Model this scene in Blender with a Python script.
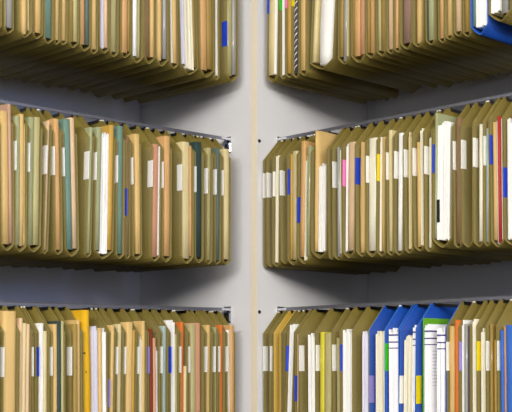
import bpy, bmesh, math, random
from mathutils import Vector, Matrix
random.seed(7)
for o in list(bpy.data.objects): bpy.data.objects.remove(o, do_unlink=True)
S = bpy.context.scene
COL = S.collection

# ------------------------------------------------------------------ camera
F_PX, PITCH, SHIFT_PX = 1180.0, math.radians(2.0), 111.0
EYE = Vector((0.0044, -2.6, 1.30))
cd = bpy.data.cameras.new('camera'); cam = bpy.data.objects.new('camera', cd); COL.objects.link(cam)
cam.location = EYE; cam.rotation_euler = (math.pi/2 + PITCH, 0, 0)
cd.sensor_fit = 'HORIZONTAL'; cd.sensor_width = 36; cd.lens = F_PX/512*36; cd.shift_y = SHIFT_PX/512
cd.clip_start = 0.05
cd.dof.use_dof = True; cd.dof.focus_distance = 2.5; cd.dof.aperture_fstop = 7.0
S.camera = cam
# ------------------------------------------------------------------ light
w = bpy.data.worlds.new('world'); S.world = w; w.use_nodes = True
w.node_tree.nodes['Background'].inputs[0].default_value = (0.74, 0.83, 1.0, 1)
w.node_tree.nodes['Background'].inputs[1].default_value = 0.48
def area(name, loc, target, sx, sy, power, color):
    l = bpy.data.lights.new(name, 'AREA'); l.shape = 'RECTANGLE'; l.size = sx; l.size_y = sy
    l.energy = power; l.color = color
    o = bpy.data.objects.new(name, l); COL.objects.link(o); o.location = loc
    o.rotation_euler = (Vector(target)-Vector(loc)).to_track_quat('-Z', 'Y').to_euler()
    return o
area('ceiling_lamp_light', (0.0, -4.4, 2.70), (0, 0, 1.7), 5.6, 0.45, 270, (1.0, 0.97, 0.92))
area('window_daylight', (4.2, -3.2, 2.25), (0, 0, 1.7), 1.6, 0.7, 46, (0.30, 0.44, 1.0))
S.view_settings.view_transform = 'Standard'; S.view_settings.look = 'None'
S.view_settings.gamma = 1; S.view_settings.use_curve_mapping = False
S.view_settings.exposure = 0.22

# ------------------------------------------------------------------ frames
C45 = math.sqrt(.5)
class Bay:                       # local X runs to the right in the photo, Y into the cabinet, Z up
    def __init__(s, side):
        s.side = side; sg = -1 if side == 'left' else 1
        s.rz = math.radians(45 if side == 'left' else -45)
        s.o = Vector((0.0075*sg, 0, 0))
        s.X = Vector((math.cos(s.rz), math.sin(s.rz), 0)); s.Y = Vector((-math.sin(s.rz), math.cos(s.rz), 0))
        s.sg = sg
    def P(s, x, y, z): return s.o + s.X*x + s.Y*y + Vector((0, 0, z))
    def ray(s, px, py, d):       # photo pixel -> (X, Z) on the plane Y = d of this cabinet
        a = (px-256)/F_PX; b = -(py-206-SHIFT_PX)/F_PX
        v = Vector((a, math.cos(PITCH)-b*math.sin(PITCH), math.sin(PITCH)+b*math.cos(PITCH)))
        k = (d-(EYE-s.o).dot(s.Y))/v.dot(s.Y); p = EYE+v*k
        return (p-s.o).dot(s.X), p.z
BL, BR = Bay('left'), Bay('right')
TILT = 0.0095
DF, DR = 0.012, 0.062            # folder fronts and front rail, metres behind the panel edge
DEPTH = 0.385
LEN = 1.05
RAIL = {1: 1.30+0.906, 2: 1.30+0.4965, 3: 1.30+0.113}
HF = {1: 0.290, 2: 0.286, 3: 0.286}

# ------------------------------------------------------------------ materials
def lin(c): return tuple((v/255/12.92 if v/255 <= .04045 else ((v/255+.055)/1.055)**2.4) for v in c)
MATS = {}
def mat(name, rgb, rough=.6, metal=0, spec=.35, var=.0, bump=0, bscale=60, trans=0):
    if name in MATS: return MATS[name]
    m = bpy.data.materials.new(name); m.use_nodes = True; nt = m.node_tree; b = nt.nodes['Principled BSDF']
    b.inputs['Roughness'].default_value = rough; b.inputs['Metallic'].default_value = metal
    b.inputs['Specular IOR Level'].default_value = spec
    col = lin(rgb)+(1,)
    b.inputs['Base Color'].default_value = col
    tc = nt.nodes.new('ShaderNodeTexCoord')
    if var:
        oi = nt.nodes.new('ShaderNodeObjectInfo')
        nz = nt.nodes.new('ShaderNodeTexNoise'); nz.inputs['Scale'].default_value = 14; nz.inputs['Detail'].default_value = 4
        nt.links.new(tc.outputs['Object'], nz.inputs['Vector'])
        ad = nt.nodes.new('ShaderNodeMath'); ad.operation = 'ADD'
        nt.links.new(oi.outputs['Random'], ad.inputs[0]); nt.links.new(nz.outputs['Fac'], ad.inputs[1])
        mr = nt.nodes.new('ShaderNodeMapRange'); mr.inputs[1].default_value = .2; mr.inputs[2].default_value = 1.6
        mr.inputs[3].default_value = 1-var; mr.inputs[4].default_value = 1+var
        nt.links.new(ad.outputs[0], mr.inputs[0])
        hs = nt.nodes.new('ShaderNodeHueSaturation'); hs.inputs['Color'].default_value = col
        nt.links.new(mr.outputs[0], hs.inputs['Value'])
        nt.links.new(hs.outputs[0], b.inputs['Base Color'])
    if bump:
        n2 = nt.nodes.new('ShaderNodeTexNoise'); n2.inputs['Scale'].default_value = bscale; n2.inputs['Detail'].default_value = 3
        nt.links.new(tc.outputs['Object'], n2.inputs['Vector'])
        bp = nt.nodes.new('ShaderNodeBump'); bp.inputs['Strength'].default_value = bump; bp.inputs['Distance'].default_value = .002
        nt.links.new(n2.outputs['Fac'], bp.inputs['Height']); nt.links.new(bp.outputs[0], b.inputs['Normal'])
    MATS[name] = m; return m
def folder_mat(name, rgb):
    """fibrous card with a punched column of short dashes behind the front edge"""
    m = mat(name, rgb, rough=.62, var=.10, bump=.15, bscale=180); nt = m.node_tree; b = nt.nodes['Principled BSDF']
    tc = nt.nodes.new('ShaderNodeTexCoord'); sp = nt.nodes.new('ShaderNodeSeparateXYZ')
    nt.links.new(tc.outputs['Object'], sp.inputs[0])
    def mth(op, a, c=None, d=None):
        n = nt.nodes.new('ShaderNodeMath'); n.operation = op
        for i, v in enumerate((a, c, d)):
            if v is None: continue
            if isinstance(v, (int, float)): n.inputs[i].default_value = v
            else: nt.links.new(v, n.inputs[i])
        return n.outputs[0]
    inband = mth('COMPARE', sp.outputs['Y'], .011, .0038)
    dash = mth('LESS_THAN', mth('FRACT', mth('MULTIPLY', sp.outputs['Z'], 210)), .42)
    low = mth('LESS_THAN', sp.outputs['Z'], .225)
    msk = mth('MULTIPLY', mth('MULTIPLY', inband, dash), mth('MULTIPLY', low, .45))
    mx = nt.nodes.new('ShaderNodeMix'); mx.data_type = 'RGBA'
    src = b.inputs['Base Color'].links[0].from_socket
    nt.links.new(msk, mx.inputs[0]); nt.links.new(src, mx.inputs[6])
    mx.inputs[7].default_value = tuple(v*.25 for v in lin(rgb))+(1,)
    nt.links.new(mx.outputs[2], b.inputs['Base Color'])
    return m
M_OL = folder_mat('olive_card', (109, 95, 37))
M_BLUE = folder_mat('blue_card', (8, 64, 152))
M_GOLD = folder_mat('gold_card', (178, 142, 46))
BODY = {'olive': M_OL, 'blue': M_BLUE, 'gold': M_GOLD}
EDGE = {'olive': mat('raw_olive_edge', (146,128,72), rough=.7), 'blue': mat('raw_blue_edge', (60,130,215), rough=.7), 'gold': mat('raw_gold_edge', (228,195,110), rough=.7)}
PAL = {'tan': (226,190,122), 'cream': (230,212,158), 'peach': (232,198,158), 'dusty pink': (198,158,132),
 'light orange': (222,174,114), 'rust orange': (222,122,52), 'salmon': (216,158,122), 'mustard': (206,164,76),
 'yellow': (230,178,22), 'sage green': (172,176,132), 'teal': (116,146,130), 'dark teal': (52,72,68),
 'slate green': (98,114,104), 'white': (244,242,236), 'ivory': (236,230,206), 'lilac white': (222,220,232),
 'grey': (168,166,158), 'brown': (140,112,78), 'red-brown': (128,56,28), 'mauve': (150,120,102),
 'red': (192,52,44), 'lemon': (228,216,66), 'pale blue-green': (172,190,178), 'olive tan': (166,138,72),
 'bright green': (108,178,44), 'blue': (58,110,196), 'dark grey': (86,82,84), 'khaki': (192,182,128)}
TABC = {'w': ('white', (240,238,230)), 'b': ('blue', (40,72,200)), 'g': ('green', (60,190,30)),
        'k': ('pink', (240,130,190)), 'y': ('yellow', (240,215,20)), 'l': ('lilac', (150,140,205))}
for k_, v_ in PAL.items():
    g_ = sum(v_)/3; PAL[k_] = tuple((q_*1.03-g_*.03)*(.99 if min(v_) > 200 else .91) for q_ in v_)
def cmat(c, kind):
    if kind == 'p': return mat('paper_'+c.replace(' ', '_'), PAL[c], rough=.75, var=.03, bump=.12, bscale=90)
    if kind == 's': return mat('plastic_'+c.replace(' ', '_'), PAL[c], rough=.22, spec=.6, var=.05, bump=.25, bscale=25)
    return mat('card_'+c.replace(' ', '_'), PAL[c], rough=.6, var=.06, bump=.12, bscale=140)
M_PAGE = mat('page_paper', (226,220,204), rough=.8, var=.05)
M_PANEL = mat('panel_paint', (220,218,219), rough=.42, var=.015, bump=.05, bscale=300)
M_POST = mat('cream_trim', (188,176,152), rough=.5, var=.02)
M_RAIL = mat('brushed_rail', (132,133,142), rough=.35, metal=.75, bump=.05, bscale=200)
M_CHROME = mat('bright_steel', (215,215,218), rough=.14, metal=1)
M_DARK = mat('dark_hole', (16,16,18), rough=.7)
M_TIP = mat('white_plastic_tip', (245,245,245), rough=.3, spec=.5)
M_HANG = mat('black_hanger', (22,22,24), rough=.45)
M_WALL = mat('wall_paint', (205,203,198), rough=.8, bump=.1)
M_FLOOR = mat('floor_vinyl', (58,55,52), rough=.5, var=.05)
M_CEIL = mat('ceiling_paint', (205,204,200), rough=.9)

# ------------------------------------------------------------------ mesh helpers
def link(name, me, parent=None, m=None, loc=(0,0,0), rz=0):
    o = bpy.data.objects.new(name, me); COL.objects.link(o)
    o.location = loc; o.rotation_euler = (0, 0, rz)
    if parent: o.parent = parent
    if m is not None and me is not None:
        for x in (m if isinstance(m, (list, tuple)) else [m]): me.materials.append(x)
    return o
def box_bm(bm, x0, x1, y0, y1, z0, z1, mi=0):
    vs = [bm.verts.new(p) for p in ((x0,y0,z0),(x1,y0,z0),(x1,y1,z0),(x0,y1,z0),(x0,y0,z1),(x1,y0,z1),(x1,y1,z1),(x0,y1,z1))]
    for f in ((0,3,2,1),(4,5,6,7),(0,1,5,4),(1,2,6,5),(2,3,7,6),(3,0,4,7)):
        bm.faces.new([vs[i] for i in f]).material_index = mi
    return vs
def to_mesh(bm, name, smooth=False):
    bmesh.ops.recalc_face_normals(bm, faces=bm.faces)
    me = bpy.data.meshes.new(name); bm.to_mesh(me); bm.free()
    if smooth:
        for p in me.polygons: p.use_smooth = True
    return me
def boxes(name, lst, parent, m, bevel=0, loc=(0,0,0), rz=0):
    bm = bmesh.new()
    for b in lst: box_bm(bm, *b)
    o = link(name, to_mesh(bm, name), parent, m, loc, rz)
    if bevel:
        md = o.modifiers.new('bevel', 'BEVEL'); md.width = bevel; md.segments = 2
    return o
def empty(name, loc, rz):
    o = bpy.data.objects.new(name, None); COL.objects.link(o); o.location = loc; o.rotation_euler = (0,0,rz)
    o.empty_display_size = .05; return o
def tag(o, label, cat, group=None):
    o['label'] = label; o['category'] = cat
    if group: o['group'] = group
def struct(o): o['kind'] = 'structure'; return o

# ------------------------------------------------------------------ room
struct(boxes('floor', [(-14,14,-20,2.6,-.1,0)], None, M_FLOOR))
struct(boxes('ceiling', [(-3.2,3.2,-6.6,2.6,2.85,2.95)], None, M_CEIL))
for nm, b in (('wall_left', BL), ('wall_right', BR)):
    x0, x1 = (-3.0, .45) if b is BL else (-.45, 3.0)
    struct(boxes(nm, [(x0, x1, DEPTH+.02, DEPTH+.12, 0, 2.85)], None, M_WALL, loc=b.o, rz=b.rz))
# cream trim where the two cabinets meet
bm = bmesh.new()
pts = [(-.0070,-.001), (.0070,-.001), (.0070,.002), (0,.0085), (-.0070,.002)]
lo = [bm.verts.new((x,y,0)) for x,y in pts]; hi = [bm.verts.new((x,y,2.30)) for x,y in pts]
bm.faces.new(lo); bm.faces.new(hi)
for i in range(5): bm.faces.new((lo[i], lo[(i+1)%5], hi[(i+1)%5], hi[i]))
struct(link('trim_1', to_mesh(bm, 'trim_1'), None, M_POST))

# ------------------------------------------------------------------ cabinets
def cabinet(b):
    root = empty('filing_cabinet', b.o, b.rz)
    tag(root, f'open grey steel filing cabinet on the {b.side} of the cream corner trim', 'cabinet')
    s = b.sg; T = .001
    def X(a, c): return (min(s*a, s*c), max(s*a, s*c))
    boxes('side_panel', [(*X(-T,0), 0, DEPTH, 0, 2.29)], root, M_PANEL)
    boxes('side_panel', [(*X(LEN, LEN+.018), 0, DEPTH, 0, 2.29)], root, M_PANEL)
    boxes('back_panel', [(*X(0, LEN), DEPTH-.003, DEPTH+.015, 0, 2.29)], root, M_PANEL)
    boxes('top_panel', [(*X(0, LEN), 0, DEPTH-.003, 2.272, 2.29)], root, M_PANEL)
    boxes('plinth', [(*X(0, LEN), .02, DEPTH-.003, 0, .08)], root, M_PANEL)
    for r in (1, 2, 3):
        zr = RAIL[r]
        # front channel: upright face, rolled top lip, closed by end brackets
        bm = bmesh.new()
        prof = [(0,-.0075),(0,-.002),(.0012,-.0003),(.004,0),(.012,0),(.012,-.0015),(.0045,-.0015),(.0022,-.003),(.002,-.0075)]
        xa, xb = s*.004, s*(LEN-.004)
        A = [bm.verts.new((xa, DR+y, zr+z+TILT*xa)) for y, z in prof]; B = [bm.verts.new((xb, DR+y, zr+z+TILT*xb)) for y, z in prof]
        bm.faces.new(A); bm.faces.new(B)
        for i in range(len(prof)): bm.faces.new((A[i], A[(i+1)%len(prof)], B[(i+1)%len(prof)], B[i]))
        rail = link('hanging_rail', to_mesh(bm, 'hanging_rail'), root, M_RAIL)
        bm = bmesh.new()
        yb = DEPTH-.045
        A = [bm.verts.new((xa, yb+y, zr-.002+z+TILT*xa)) for y, z in ((0,-.008),(0,0),(.006,0),(.006,-.008))]
        B = [bm.verts.new((xb, yb+y, zr-.002+z+TILT*xb)) for y, z in ((0,-.008),(0,0),(.006,0),(.006,-.008))]
        bm.faces.new(A); bm.faces.new(B)
        for i in range(4): bm.faces.new((A[i], A[(i+1)%4], B[(i+1)%4], B[i]))
        link('rear_rail', to_mesh(bm, 'rear_rail'), root, M_RAIL)
        # end bracket screwed to the side panel: bright plate with dark punched holes
        bm = bmesh.new()
        box_bm(bm, *X(0,.0015), DR+.000, DR+.022, zr-.034, zr+.003)
        box_bm(bm, *X(.0015,.004), DR+.0025, DR+.0075, zr-.030, zr-.012)
        for yy, zz, rr in ((DR+.009,zr-.0065,.0042),(DR+.0155,zr-.0165,.0042),(DR+.011,zr-.027,.004)):
            ring = [bm.verts.new((s*.0017, yy+rr*math.cos(k*math.pi/5), zz+rr*math.sin(k*math.pi/5))) for k in range(10)]
            bm.faces.new(ring).material_index = 1
        br = link('bracket', to_mesh(bm, 'bracket'), rail, [M_CHROME, M_DARK])
        boxes('end_clip', [(*X(.0015,.030), DR-.0012, DR, zr-.0065, zr-.0012)], rail, M_CHROME, .0005)
    if s > 0:
        for py in (141, 312):
            _, z = b.ray(259, py, .006)
            bm = bmesh.new()
            bmesh.ops.create_cone(bm, cap_ends=True, segments=12, radius1=.0042, radius2=.0036, depth=.0016,
                                  matrix=Matrix.Translation((.0008, .006, z)) @ Matrix.Rotation(math.pi/2, 4, 'Y'))
            link('screw', to_mesh(bm, 'screw'), root, M_DARK)
    return root
cabinet(BL); cabinet(BR)

# ------------------------------------------------------------------ hanging folders
def lean_at(z, h, lean): return lean*(.5-z/h)      # lean = shift of the foot against the top, metres
def folder_profile(wd, h, lean, seed):
    rnd = random.Random(seed); zv = min(max(.48*wd, .007), .017)
    pr = []
    bow = rnd.uniform(0, .0005)
    up = [1.0, .93, .82, .6, .35]
    lv = [(wd/2+(bow if .3 < k < .9 else 0), h*k) for k in up if h*k > zv*1.2]
    lv += [(wd/2, zv)]
    lv += [(wd/2*(q**.72), zv*q) for q in (.6, .3, .1)]
    for x, z in lv: pr.append((-x+lean_at(z,h,lean), z))
    pr.append((lean_at(0,h,lean), 0))
    for x, z in reversed(lv): pr.append((x+lean_at(z,h,lean), z))
    return pr, zv
def hanging_folder(b, row, xl, xr, tab, body, lean, dz, idx):
    """xl, xr: metres along local X of the two leaves at mid height"""
    zr = RAIL[row]+TILT*(xl+xr)/2
    h = HF[row]-dz; xc = (xl+xr)/2; wd = max(xr-xl, .004)
    zb = zr-.0081-TILT*wd/2-h
    loc = b.P(xc, DF, zb)
    root = empty('hanging_folder', loc, b.rz)
    pr, zv = folder_profile(wd, h, lean, idx*31+row)
    cut_z, cut_d = h-.050, DR-.0015-DF
    deep = .318
    bm = bmesh.new(); fr = []; bk = []
    dense = []
    for i, (x, z) in enumerate(pr):                       # add the exact corner of the slanted front edge
        if i and (pr[i-1][1]-cut_z)*(z-cut_z) < 0:
            k = (cut_z-pr[i-1][1])/(z-pr[i-1][1]); dense.append((pr[i-1][0]+k*(x-pr[i-1][0]), cut_z))
        dense.append((x, z))
    for x, z in dense:
        d0 = 0 if z <= cut_z else (z-cut_z)/(h-cut_z)*cut_d
        r = .004*max(0, 1-z/.006)                         # rounded foot corner
        fr.append(bm.verts.new((x, d0+r, z))); bk.append(bm.verts.new((x*1.0, deep, z)))
    for i in range(len(fr)-1): bm.faces.new((fr[i], fr[i+1], bk[i+1], bk[i]))
    me = to_mesh(bm, 'pocket', True)
    pocket = link('pocket', me, root, [BODY[body], EDGE[body]])
    sd = pocket.modifiers.new('thickness', 'SOLIDIFY'); sd.thickness = .0010; sd.offset = 0; sd.material_offset_rim = 1
    # hanger bars along both leaf tops with hooked white tips at the rail
    for sgn in (-1, 1):
        x = sgn*wd/2+lean_at(h, h, lean)
        bm = bmesh.new()
        box_bm(bm, x-.0007, x+.0007, cut_d+.006, deep+.004, h-.006, h+.0004)
        box_bm(bm, x-.0007, x+.0007, cut_d+.0075, cut_d+.0105, h+.0004, h+.0055)
        bar = link('hanger_bar', to_mesh(bm, 'hanger_bar'), root, M_HANG)
        if (idx+row+(sgn > 0)) % 4 == 0:
            boxes('tip', [(x-.0012, x+.0012, cut_d-.0020, cut_d+.0020, h-.0032, h-.0006)], bar, M_TIP, .0008)
    if tab:
        key = tab.lower(); nm, rgb = TABC[key]
        off = .0785 if tab == key else (.158 if row == 1 else .143)
        z1 = h-off; z0 = z1-.055; xx = -wd/2+lean_at((z0+z1)/2, h, lean); sk = lean*(-.055/h)
        bm = bmesh.new()
        v = box_bm(bm, xx-.0010, xx+.0007, -.0014, .014, z0, z1)
        for q in v[4:]: q.co.x += sk/2
        for q in v[:4]: q.co.x -= sk/2
        t = link('label_tab', to_mesh(bm, 'label_tab'), root, mat('tab_'+nm, rgb, rough=.3, spec=.5, var=.02))
        t['label'] = f'{nm} label tab'
    return root, zb, zv, h, wd, xc

# ------------------------------------------------------------------ things inside the folders
def card_file(name, wd, h, deep, m, lean, H, rnd):
    """folded card cover, spine to the front, with pages set back inside"""
    root = empty(name, (0,0,0), 0)
    n = 5; rr = min(wd/2, .0035)
    plan = [(-wd/2*.45, deep), (-wd/2, deep*.45), (-wd/2, rr)]
    for k in range(1, n):
        a = math.pi*k/n; plan.append((-wd/2*math.copysign(abs(math.cos(a))**.6, math.cos(a)), rr*(1-math.sin(a)**.8)))
    plan += [(wd/2, rr), (wd/2, deep*.45), (wd/2*.45, deep)]
    bm = bmesh.new(); rows = []
    for q in (0, .33, .66, 1):
        bow = .0003*math.sin(q*math.pi)*(1 if lean > 0 else -1)
        rows.append([bm.verts.new((x-lean*q*h/H+bow, y, h*q)) for x, y in plan])
    for a, c in zip(rows, rows[1:]):
        for i in range(len(plan)-1): bm.faces.new((a[i], a[i+1], c[i+1], c[i]))
    cov = link('cover', to_mesh(bm, 'cover', True), root, m)
    sd = cov.modifiers.new('thickness', 'SOLIDIFY'); sd.thickness = .0006; sd.offset = 0
    pw = max(wd/2-.0009, .0004); bm = bmesh.new(); rows = []
    for z in (.007, h-.006):
        s = -lean*z/H
        rows.append([bm.verts.new((x+s, y, z)) for x, y in ((-pw, .006+rr), (pw, .006+rr), (pw*.45, deep-.01), (-pw*.45, deep-.01))])
    bm.faces.new(rows[0]); bm.faces.new(rows[1])
    for i in range(4): bm.faces.new((rows[0][i], rows[0][(i+1)%4], rows[1][(i+1)%4], rows[1][i]))
    link('pages', to_mesh(bm, 'pages'), root, M_PAGE)
    return root
def paper_stack(name, wd, h, deep, m, lean, H, rnd):
    """loose sheets: the front edges and tops of the bundles do not line up"""
    n = max(2, min(7, int(wd/.0022))); bm = bmesh.new()
    xs = [-wd/2+wd*i/n for i in range(n+1)]
    for i in range(n):
        f = rnd.uniform(0, .004); top = h-rnd.uniform(0, .010)*(i != n//2); z0 = rnd.uniform(0, .003)
        g = rnd.uniform(-.0012, .0012)
        a = []
        for q in (0, .5, 1):
            z = z0+(top-z0)*q; s = -lean*z/H+g*math.sin(q*math.pi)*(0 < i < n-1)
            a.append([bm.verts.new((x+s, y, z)) for x, y in ((xs[i]+.0001, f), (xs[i+1]-.0001, f+rnd.uniform(0,.0008)), (xs[i+1]-.0001, deep), (xs[i]+.0001, deep))])
        bm.faces.new(a[0]); bm.faces.new(a[-1])
        for p, q in zip(a, a[1:]):
            for k in range(4): bm.faces.new((p[k], p[(k+1)%4], q[(k+1)%4], q[k]))
    return link(name, to_mesh(bm, name), None, m)
def envelope(name, wd, h, deep, m, lean, H, rnd):
    """stuffed paper envelope, pillowed and a little crumpled"""
    bm = bmesh.new(); rows = []
    ny, nz = 5, 9
    for j in range(nz+1):
        q = j/nz; z = h*q; ring = []
        t = wd/2*(.55+.45*math.sin(math.pi*min(max(q*.9+.08, 0), 1))**.6)
        prof = [(-t*.6, .002), (-t, .012)]+[(-t*(1-.4*k/ny), .012+(deep-.012)*k/ny) for k in range(1, ny+1)]
        prof = [(0, 0)]+prof+[(-x, y) for x, y in reversed(prof)]
        for x, y in prof:
            ring.append(bm.verts.new((x-lean*z/H+rnd.uniform(-.0005, .0005), y+rnd.uniform(-.0008, .0008), z+rnd.uniform(-.001, .001))))
        rows.append(ring)
    L = len(rows[0])
    for a, c in zip(rows, rows[1:]):
        for i in range(L): bm.faces.new((a[i], a[(i+1)%L], c[(i+1)%L], c[i]))
    bm.faces.new(rows[0]); bm.faces.new(rows[-1])
    return link(name, to_mesh(bm, name, True), None, m)
KIND = {'c': ('card_file', 'card file', 'file'), 'p': ('paper_bundle', 'paper bundle', 'papers'),
        'e': ('stuffed_envelope', 'stuffed envelope', 'envelope'), 's': ('plastic_sleeve', 'plastic sleeve', 'sleeve'),
        't': ('paper_bundle', 'printed paper bundle', 'papers'), 'z': ('comb_bound_booklet', 'comb-bound booklet', 'booklet')}
def printed_mat(h):
    m = bpy.data.materials.new('printed_sheet'); m.use_nodes = True; nt = m.node_tree; b = nt.nodes['Principled BSDF']
    b.inputs['Roughness'].default_value = .7
    tc = nt.nodes.new('ShaderNodeTexCoord'); sp = nt.nodes.new('ShaderNodeSeparateXYZ'); nt.links.new(tc.outputs['Object'], sp.inputs[0])
    def mth(op, a, c, d=None):
        n = nt.nodes.new('ShaderNodeMath'); n.operation = op
        for i, v in enumerate((a, c, d)):
            if v is None: continue
            if isinstance(v, (int, float)): n.inputs[i].default_value = v
            else: nt.links.new(v, n.inputs[i])
        return n.outputs[0]
    acc = None
    for k, (dz, t) in enumerate(((.014, .0016), (.028, .0013), (.040, .0010))):
        l = mth('COMPARE', sp.outputs['Z'], h-dz, t)
        acc = l if acc is None else mth('MAXIMUM', acc, l)
    fine = mth('LESS_THAN', mth('FRACT', mth('MULTIPLY', sp.outputs['Z'], 150), 0), .3)
    zone = mth('MULTIPLY', mth('COMPARE', sp.outputs['Z'], h-.085, .035), mth('GREATER_THAN', sp.outputs['Y'], .008))
    fine = mth('MULTIPLY', mth('MULTIPLY', fine, zone), .3)
    mx = nt.nodes.new('ShaderNodeMix'); mx.data_type = 'RGBA'
    nt.links.new(mth('MAXIMUM', acc, fine), mx.inputs[0])
    mx.inputs[6].default_value = lin((246,244,246))+(1,); mx.inputs[7].default_value = lin((58,50,120))+(1,)
    nt.links.new(mx.outputs[2], b.inputs['Base Color'])
    return m
ORD = ['first','second','third','fourth','fifth','sixth','seventh','eighth','ninth','tenth','eleventh','twelfth','thirteenth',
 'fourteenth','fifteenth','sixteenth','seventeenth','eighteenth','nineteenth','twentieth','twenty-first','twenty-second',
 'twenty-third','twenty-fourth','twenty-fifth','twenty-sixth','twenty-seventh','twenty-eighth','twenty-ninth','thirtieth']
ROWN = {1: 'upper', 2: 'middle', 3: 'lower'}

def build_row(b, row, folders, contents):
    ymid = {1: 35, 2: 190, 3: 372}[row]
    rown = f'{ROWN[row]} {b.side} row'
    rnd = random.Random(row*17+(b.sg > 0))
    fs = []
    geo = []
    for i, f in enumerate(folders):
        pl, pr_, tab = f[:3]; opt = f[3] if len(f) > 3 else {}
        xl, _ = b.ray(pl, ymid, DF); xr, _ = b.ray(pr_, ymid, DF)
        if b is BR and xl < .007: xl = .007
        sc = (xr-xl)/(pr_-pl)
        geo.append([xl, xr, opt.get('lean', rnd.uniform(-.6, .6))*sc])
    for _ in range(3):                                  # neighbours keep a small gap at top and foot
        for p, q in zip(geo, geo[1:]):
            for k in (-.5, .4):
                g = (q[0]+k*q[2])-(p[1]+k*p[2])
                if g < .0028:
                    e = (.0028-g)/2
                    if p[1]-p[0] > .009: p[1] -= e
                    else: q[0] += e
                    if q[1]-q[0] > .009: q[0] += e
                    else: p[1] -= e
    for i, f in enumerate(folders):
        pl, pr_, tab = f[:3]; opt = f[3] if len(f) > 3 else {}
        xl, xr, lean = geo[i]; sc = (xr-xl)/(pr_-pl)
        n = len(folders)-i if b is BL else i+1
        body = opt.get('body', 'olive')
        root, zb, zv, h, wd, xc = hanging_folder(b, row, xl, xr, tab, body, lean, opt.get('dz', rnd.uniform(-.003, .003)), i+1)
        tn = f'with {"low " if tab.isupper() else ""}{TABC[tab.lower()][0]} tab' if tab else 'without a tab'
        tag(root, f'{body} hanging folder {tn}, {ORD[n-1]} folder from corner trim, {rown}', 'folder', f'hanging folders in the {rown}')
        fs.append(dict(pl=pl, pr=pr_, zb=zb, zv=zv, h=h, wd=wd, xc=xc, lean=lean, sc=sc))
    cs = [list(c) for c in contents]
    for i, c in enumerate(cs):
        c.append(c[0]-.5 if i == 0 or contents[i-1][1] < c[0]-1.0 else (contents[i-1][1]+c[0])/2)
    for i, c in enumerate(cs):
        c.append(c[1]+.5 if i == len(cs)-1 or contents[i+1][0] > c[1]+1.0 else (contents[i+1][0]+c[1])/2)
    for c in cs: c[0], c[1] = c[-2], c[-1]; del c[-2:]
    seq = cs; seen = {}
    if b is BL: seq = list(reversed(seq))
    for c in seq:
        x0, x1, col, kind = c[:4]; ytop = c[4] if len(c) > 4 else None
        mid = (x0+x1)/2
        f = min(fs, key=lambda q: 0 if q['pl'] <= mid <= q['pr'] else min(abs(mid-q['pl']), abs(mid-q['pr'])))
        a, e = b.ray(x0, ymid, DF+.004)[0], b.ray(x1, ymid, DF+.004)[0]
        lo, hi = f['xc']-f['wd']/2+.0015, f['xc']+f['wd']/2-.0015
        a, e = max(a+.0004, lo), min(e-.0004, hi)
        if e-a < .0012: a, e = max(lo, (a+e)/2-.0006), min(hi, (a+e)/2+.0006)
        wd = max(e-a, .001); xm = (a+e)/2-f['xc']
        q = min((abs(xm)+wd/2*(.62 if kind == 'e' else 1)+.0008)/(f['wd']/2), 1)
        z0 = f['zb']+f['zv']*q**1.25+.0022
        zr = RAIL[row]+TILT*f['xc']
        d0 = DF+rnd.uniform(.0005, .005)
        if ytop is None: zt = zr-rnd.uniform(.028, .05)
        else:
            _, zt = b.ray(mid, ytop, d0); zt = min(zt, zr-.0095)
        h = zt-z0; deep = rnd.uniform(.285, .300)
        name, word, cat = KIND[kind]; H = f['h']
        lean = f['lean']
        xf = f['xc']+xm+lean_at(z0-f['zb'], H, lean)
        if kind in 'cs': o = card_file(name, wd, h, deep, cmat(col, kind), lean, H, rnd)
        elif kind == 'e': o = envelope(name, wd, h, deep, cmat(col, 'p'), lean, H, rnd)
        elif kind == 't': o = paper_stack(name, wd, h, deep, printed_mat(h), lean, H, rnd)
        elif kind == 'z':
            o = card_file(name, wd, h, deep, cmat(col, 'c'), lean, H, rnd)
            for k in range(int(h/.014)):
                zz = .008+k*.014; sx = -lean*zz/H
                bm = bmesh.new(); ring = []
                for j in range(7):
                    an = math.pi*j/6
                    ring.append((sx-wd/2*.9*math.cos(an), .0006-.0024*math.sin(an), zz+.010*j/6))
                for p, r in zip(ring, ring[1:]):
                    q4 = [bm.verts.new(v) for v in (p, r, (r[0], r[1], r[2]+.0022), (p[0], p[1], p[2]+.0022))]
                    bm.faces.new(q4)
                bmesh.ops.remove_doubles(bm, verts=bm.verts, dist=1e-6)
                ob = link('comb_ring', to_mesh(bm, 'comb_ring'), o, M_TIP)
                ob.modifiers.new('thickness', 'SOLIDIFY').thickness = .0005
        else: o = paper_stack(name, wd, h, deep, cmat(col, 'p'), lean, H, rnd)
        if kind == 'e' and col == 'yellow':
            for px_, py_ in ((85, 353), (86.5, 372)):
                xs_, zs_ = b.ray(px_, py_, d0)
                boxes('staple', [(xs_-xf-.0009, xs_-xf+.0009, -.0002, .006, zs_-z0-.0012, zs_-z0+.0012)], o, M_DARK)
        if row == 2 and b is BR and col == 'white' and wd > .025:
            zc = b.ray(x0, 211, d0)[1]-z0; sx = -lean*zc/H
            cl = boxes('binder_clip', [(sx-wd/2+.0004, sx-wd/2+.0060, -.0016, .004, zc-.022, zc+.022)], o, M_DARK, .0006)
        o.location = b.P(xf, d0, z0); o.rotation_euler = (0, 0, b.rz)
        k = (col, word); seen[k] = seen.get(k, 0)+1
        col_w = '' if kind == 't' else col
        if kind == 't': col_w = 'white'
        tag(o, f'{col_w} {word}, {ORD[seen[k]-1]} such one from the corner trim, {rown}', cat, f'files and papers in the {rown}')

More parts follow.
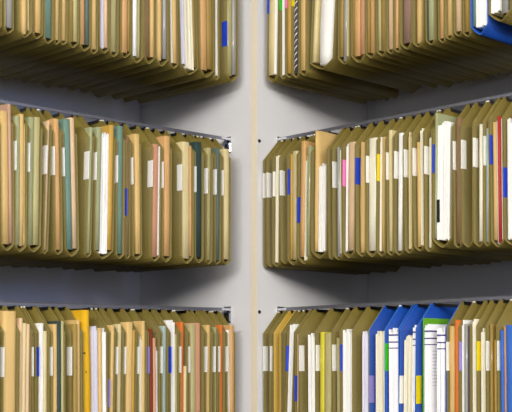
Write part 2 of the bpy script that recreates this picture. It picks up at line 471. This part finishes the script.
# ------------------------------------------------------------------ what the photograph shows, row by row
L2F = [(-12,-1.5,None),(.2,13.5,None,{'lean':3}),(15.5,26.6,'w'),(29,41.5,'w',{'lean':-1}),(46,51,'w',{'lean':-3.5}),(53.3,61.6,'w',{'lean':3}),
 (64.5,77.5,'w',{'lean':4}),(88,92.6,'w',{'lean':-3}),(95.8,114.3,'w',{'lean':-2}),(117.3,124.6,'w'),(126.5,130.3,'B'),(132.8,141.2,'w',{'lean':2}),(152,160.9,'w',{'lean':-1.5}),
 (163,171.5,'w'),(181.6,193.6,'w'),(195.8,203.6,'w'),(207.2,212.6,'w'),(216,220.9,'w'),(223.3,230.6,'w',{'lean':0})]
L2C = [(-10,-2,'tan','c',108),(1.5,8.3,'tan','c',111),(8.5,13,'dusty pink','c',104),(16,20,'sage green','c',116),(20.2,24,'tan','c',114),(24.2,26.4,'cream','p',124),
 (29.6,33.6,'sage green','c',117),(34.2,39,'khaki','c',117),(46.4,50.8,'peach','c',121),(55.5,61.2,'light orange','c',119),(65.2,70.8,'teal','c',119),
 (71,76.2,'peach','c',118),(88.4,92.4,'sage green','c',127),(96.5,100.8,'sage green','c',127),(101,108,'white','p',132),(108.4,114,'mustard','c',125),
 (118.5,124.2,'teal','c',126),(127,130,'brown','c',137),(135,140.6,'tan','c',134),(153.4,158,'salmon','c',144),(158.2,160.8,'white','p',146),
 (164.6,170.2,'light orange','c',136),(183.2,189.4,'cream','c',142),(190.2,193.4,'light orange','c',146),(196.3,201.6,'dark teal','c',142),
 (207.8,212.2,'khaki','c',148),(216.6,220.7,'slate green','c',148),(224.4,229.8,'cream','c',149)]
R2F = [(262.6,266.4,'w'),(267.2,272.2,'w'),(273,279.3,'w',{'lean':-1}),(280,287.2,'w'),(288,297,'b'),(297.6,310.4,'B',{'lean':-2}),(311.4,327,None,{'lean':-1,'dz':.007}),(328,332.3,None),
 (333,341.9,'w'),(342.6,355,'k',{'lean':-1.5}),(355.7,365.7,'b'),(366.2,376.6,'w',{'lean':-1}),(377.2,385.6,'y',{'lean':-1.5}),(386.2,393.5,'w'),(394.2,403.4,'w',{'lean':-1.5}),
 (404,412.4,'w'),(413,423.8,'w'),(424.5,432,'w'),(432.7,452.4,'b',{'lean':-2,'dz':.006}),(453,461,'w'),(461.6,472.8,'w'),(473.4,483.4,'w',{'lean':-1}),(484.1,489.4,'w',{'lean':-1}),
 (490,503,'b',{'lean':.5}),(503.8,516,'B')]
R2C = [(264,265.6,'ivory','p',169),(276,278.8,'ivory','p',155),(290.2,292,'mustard','c',154),(292.2,296.6,'cream','c',151),(301,304.6,'light orange','c',141),(304.8,307.2,'ivory','p',156),
 (307.4,310.2,'sage green','s',146),(312,318,'tan','e',131),(318.2,325,'white','p',163),(338,340.2,'grey','s',147),(340.4,341.7,'ivory','p',145),
 (346,348,'white','p',144),(348.2,354.6,'peach','c',142),(358,365.2,'tan','e',142),(369,376,'ivory','s',138),(380,382,'ivory','p',137),(382.1,385.4,'tan','c',137),
 (388.4,391.4,'cream','c',130),(398.6,402.4,'white','s',133),(408.8,411.4,'cream','p',132),(417,420,'tan','c',142),(420.1,422.4,'ivory','p',128),(428.8,431.6,'ivory','p',137),
 (435.2,437.2,'sage green','c',113),(437.6,449,'white','p',121),(456.4,460.4,'brown','c',118),(479.8,482.8,'ivory','s',124),(486.6,489.2,'pale blue-green','s',128),
 (493.2,496.6,'tan','c',122),(496.8,498.4,'white','p',117),(498.5,500.8,'red','c',116),(500.9,502.6,'white','p',118),(508,512,'white','p',118)]
L3F = [(-14,-1,None),(3.6,18.3,'w'),(19.3,31,None),(33,36.3,'w',{'lean':1}),(38.6,49,'b',{'lean':.5}),(52,65,'w',{'lean':1}),(71.5,82.6,'w',{'lean':1}),(83,108.4,None,{'lean':2}),(109,114.9,'L',{'lean':-1.5}),
 (117.2,123.2,'w',{'lean':-1}),(125.4,136.4,'w',{'lean':-1}),(138.6,146.6,'w'),(149,159.6,'l',{'lean':1}),(162,168,'w'),(171,178.4,'b'),(180.6,187.7,'w'),(189.7,203.6,'w'),
 (206.6,212,'w',{'lean':-1}),(215,217.6,'w'),(219.6,224.9,'w'),(227.6,235,'w',{'lean':.5})]
L3C = [(-12,-2,'tan','c',308),(4,17.8,'tan','c',311),(20,22.7,'peach','c',318),(23,25.6,'cream','c',323),(26.8,30.7,'peach','c',324),(34,36,'cream','p',336),(39,43,'white','p',323),
 (43.2,48.6,'cream','c',331),(53.6,57,'tan','c',324),(57.2,60.6,'dark teal','c',321),(60.8,64.4,'khaki','c',321),(73.2,77,'olive tan','c',324),(77.2,82.4,'tan','c',320),
 (83.4,92,'yellow','e',310),(93,98.6,'lilac white','p',326),(99,102,'tan','c',328),(102.2,107.6,'white','p',328),(110.2,114.5,'tan','c',325),(118.4,122.4,'cream','c',324),
 (126.4,132,'tan','c',322),(132.2,136,'mustard','c',330),(139.4,141.6,'ivory','p',336),(142,146.4,'tan','c',321),(149.6,152.2,'red-brown','c',329),(152.4,155,'salmon','c',338),
 (155.2,158,'white','p',347),(163.4,167.6,'pale blue-green','c',326),(171.6,176,'white','p',320),(176.2,178.2,'khaki','c',334),(181,183.4,'rust orange','c',322),(184,187.4,'cream','c',366),
 (190.4,194.6,'khaki','c',324),(195.4,200.4,'salmon','c',323),(207.2,211.7,'tan','c',325),(215.4,217.2,'sage green','c',327),(220.6,224.4,'rust orange','c',325),
 (227.9,229.4,'white','p',330),(229.6,234.2,'light orange','c',325)]
R3F = [(263.8,269.9,'w',{'lean':1}),(270.6,272.7,'w'),(273.2,280,None,{'body':'gold'}),(280.8,284.6,None),(285.4,293.8,'b',{'lean':-4}),(294.2,298.6,'B',{'lean':-.5}),(299.6,315.4,'w'),(316,331.8,'w'),(332.5,340,'w'),(340.6,352.4,'b'),
 (353,368.6,None),(369.4,385,'L',{'body':'blue'}),(385.7,399,'g',{'body':'blue'}),(399.7,415.6,'W',{'body':'blue','lean':-2}),(416.6,446,'Y',{'body':'blue','lean':-1}),
 (446.6,459,'w'),(459.6,470.4,'l'),(470.9,476.6,None),(477.3,486,'y'),(486.6,497,'w'),(497.7,532,'w')]
R3C = [(288,293.4,'white','p',324),(297,298.4,'peach','p',334),(308.6,314.9,'white','p',333),(320.4,323.8,'lemon','c',332),(325.4,331.4,'khaki','c',333),(336.6,339.6,'khaki','c',338),(343.6,352,'white','p',329),
 (363.2,368.3,'lilac white','p',331),(375.6,384.6,'ivory','p',331),(390,398.6,'white','t',328),(403.8,411.6,'ivory','p',335),(412,415.2,'white','t',325),
 (423.0,423.6,'bright green','c',318),(424,430,'white','t',324),(437,444.5,'white','t',328),(449.4,454.8,'tan','c',326),(455.2,458.8,'rust orange','c',320),(461.4,464.4,'white','p',320),(464.6,468.2,'grey','s',324),
 (468.4,470.1,'dark grey','c',326),(471.3,476.2,'ivory','p',319),(481.2,485.6,'ivory','p',328),(490,492,'olive tan','s',324),(495,496.8,'mustard','c',340),(501.4,504,'blue','c',330),(504.2,506,'salmon','c',326),(507,514,'blue','c',325)]
L1F = [(-12,2.4,None),(3,12.6,None,{'lean':2}),(18.5,31.6,None,{'lean':1.5}),(32.4,43.4,None),(44.2,53.4,None),(54.8,60.3,None),(61.4,67.4,None),(68.8,78.8,None,{'lean':1}),(79.3,90.2,None,{'lean':1.5}),(91.5,98.3,None),
 (99.2,109.6,None,{'lean':1}),(110.6,118.6,None),(120.8,131,None),(132.4,143.8,None),(144.6,155.2,None),(155.9,168.8,None),(169.4,178,None,{'lean':2}),(179,196.6,None,{'lean':4}),(199.4,213.4,None,{'lean':2}),(215.2,219.2,None),(226.6,238.2,'B')]
L1C = [(-10,1.6,'olive tan','c'),(3.6,5.2,'cream','p'),(5.6,11.8,'grey','s'),(20,27.4,'tan','e'),(27.8,31,'cream','p'),(36,42.2,'tan','c'),(44.8,52,'teal','c'),(55.4,59.4,'tan','c'),(62,66.4,'tan','c'),
 (69.3,72,'olive tan','c'),(73,78.4,'khaki','c'),(79.6,84.6,'light orange','c'),(84.8,89.6,'slate green','c'),(92,97.8,'tan','c'),(100.6,104.4,'lilac white','p'),(104.6,109,'peach','c'),(111.2,117.4,'khaki','c'),
 (122,126.6,'light orange','c'),(127,130.4,'olive tan','c'),(133,136.2,'white','s'),(137,143.3,'khaki','e'),(145.2,149.6,'brown','c'),(150.6,154.8,'tan','c'),(156.4,163,'tan','e'),(163.2,168.5,'grey','s'),
 (169.7,172,'white','p'),(172.2,177,'tan','c'),(179.5,184.2,'lilac white','p'),(184.5,191.2,'ivory','p'),(192,196.2,'olive tan','c'),(200.5,206,'light orange','c'),(206.4,212.8,'olive tan','c'),(215.8,218.7,'white','p'),
 (228,232.2,'khaki','s'),(232.5,235.6,'grey','s')]
R1F = [(267.8,278.6,'b',{'lean':-2}),(279.2,285.2,'g'),(285.8,291.6,'k'),(292.1,298.6,'y'),(299.6,306.6,None),(312.6,336.6,'b',{'lean':-6,'dz':.004}),(337.4,350,None,{'lean':-1.5}),(350.8,365,None),(366,375,None),
 (375.8,385,None,{'lean':1}),(386.6,393.6,None),(394,399.8,None,{'lean':-1}),(400.6,412,'w',{'lean':-1}),(413.4,424,None,{'lean':-2}),(424.8,434.4,None),(438.4,444.2,None),(445.4,452.4,None),(454,462,None),(463,469.8,None),
 (471,488,None,{'body':'blue','dz':-.004}),(488.8,511,None,{'dz':.012})]
R1C = [(268.6,274.8,'cream','c'),(275.2,278.2,'white','p'),(282.2,285,'white','p'),(288,291.3,'mustard','c'),(292.8,296.8,'dark grey','z'),(300.2,305.2,'tan','c'),(313.4,317.4,'cream','c'),(317.8,335,'white','e'),
 (338,343.6,'olive tan','c'),(343.8,346.8,'grey','s'),(347,349.4,'cream','p'),(351.4,354.2,'olive tan','c'),(354.4,360,'light orange','c'),(360.2,364.4,'salmon','c'),(367,370,'olive tan','c'),(370.2,374.4,'light orange','c'),
 (376.4,380.4,'khaki','c'),(380.8,384.4,'olive tan','c'),(387.4,393,'peach','c'),(394.4,398.8,'light orange','c'),(404,411.4,'mauve','c'),(414.2,423.2,'tan','e'),(425.4,428,'dark teal','c'),(428.4,433.6,'sage green','c'),
 (439.6,443.6,'light orange','c'),(446.2,451.6,'tan','c'),(455.4,461.2,'peach','c'),(464,469,'olive tan','c'),(472,475,'teal','c'),(475.4,486.2,'white','p'),(490,501.5,'white','p'),(502,508,'grey','s')]
for b, r, F, Cc in ((BL,1,L1F,L1C),(BR,1,R1F,R1C),(BL,2,L2F,L2C),(BR,2,R2F,R2C),(BL,3,L3F,L3C),(BR,3,R3F,R3C)):
    build_row(b, r, F, Cc)
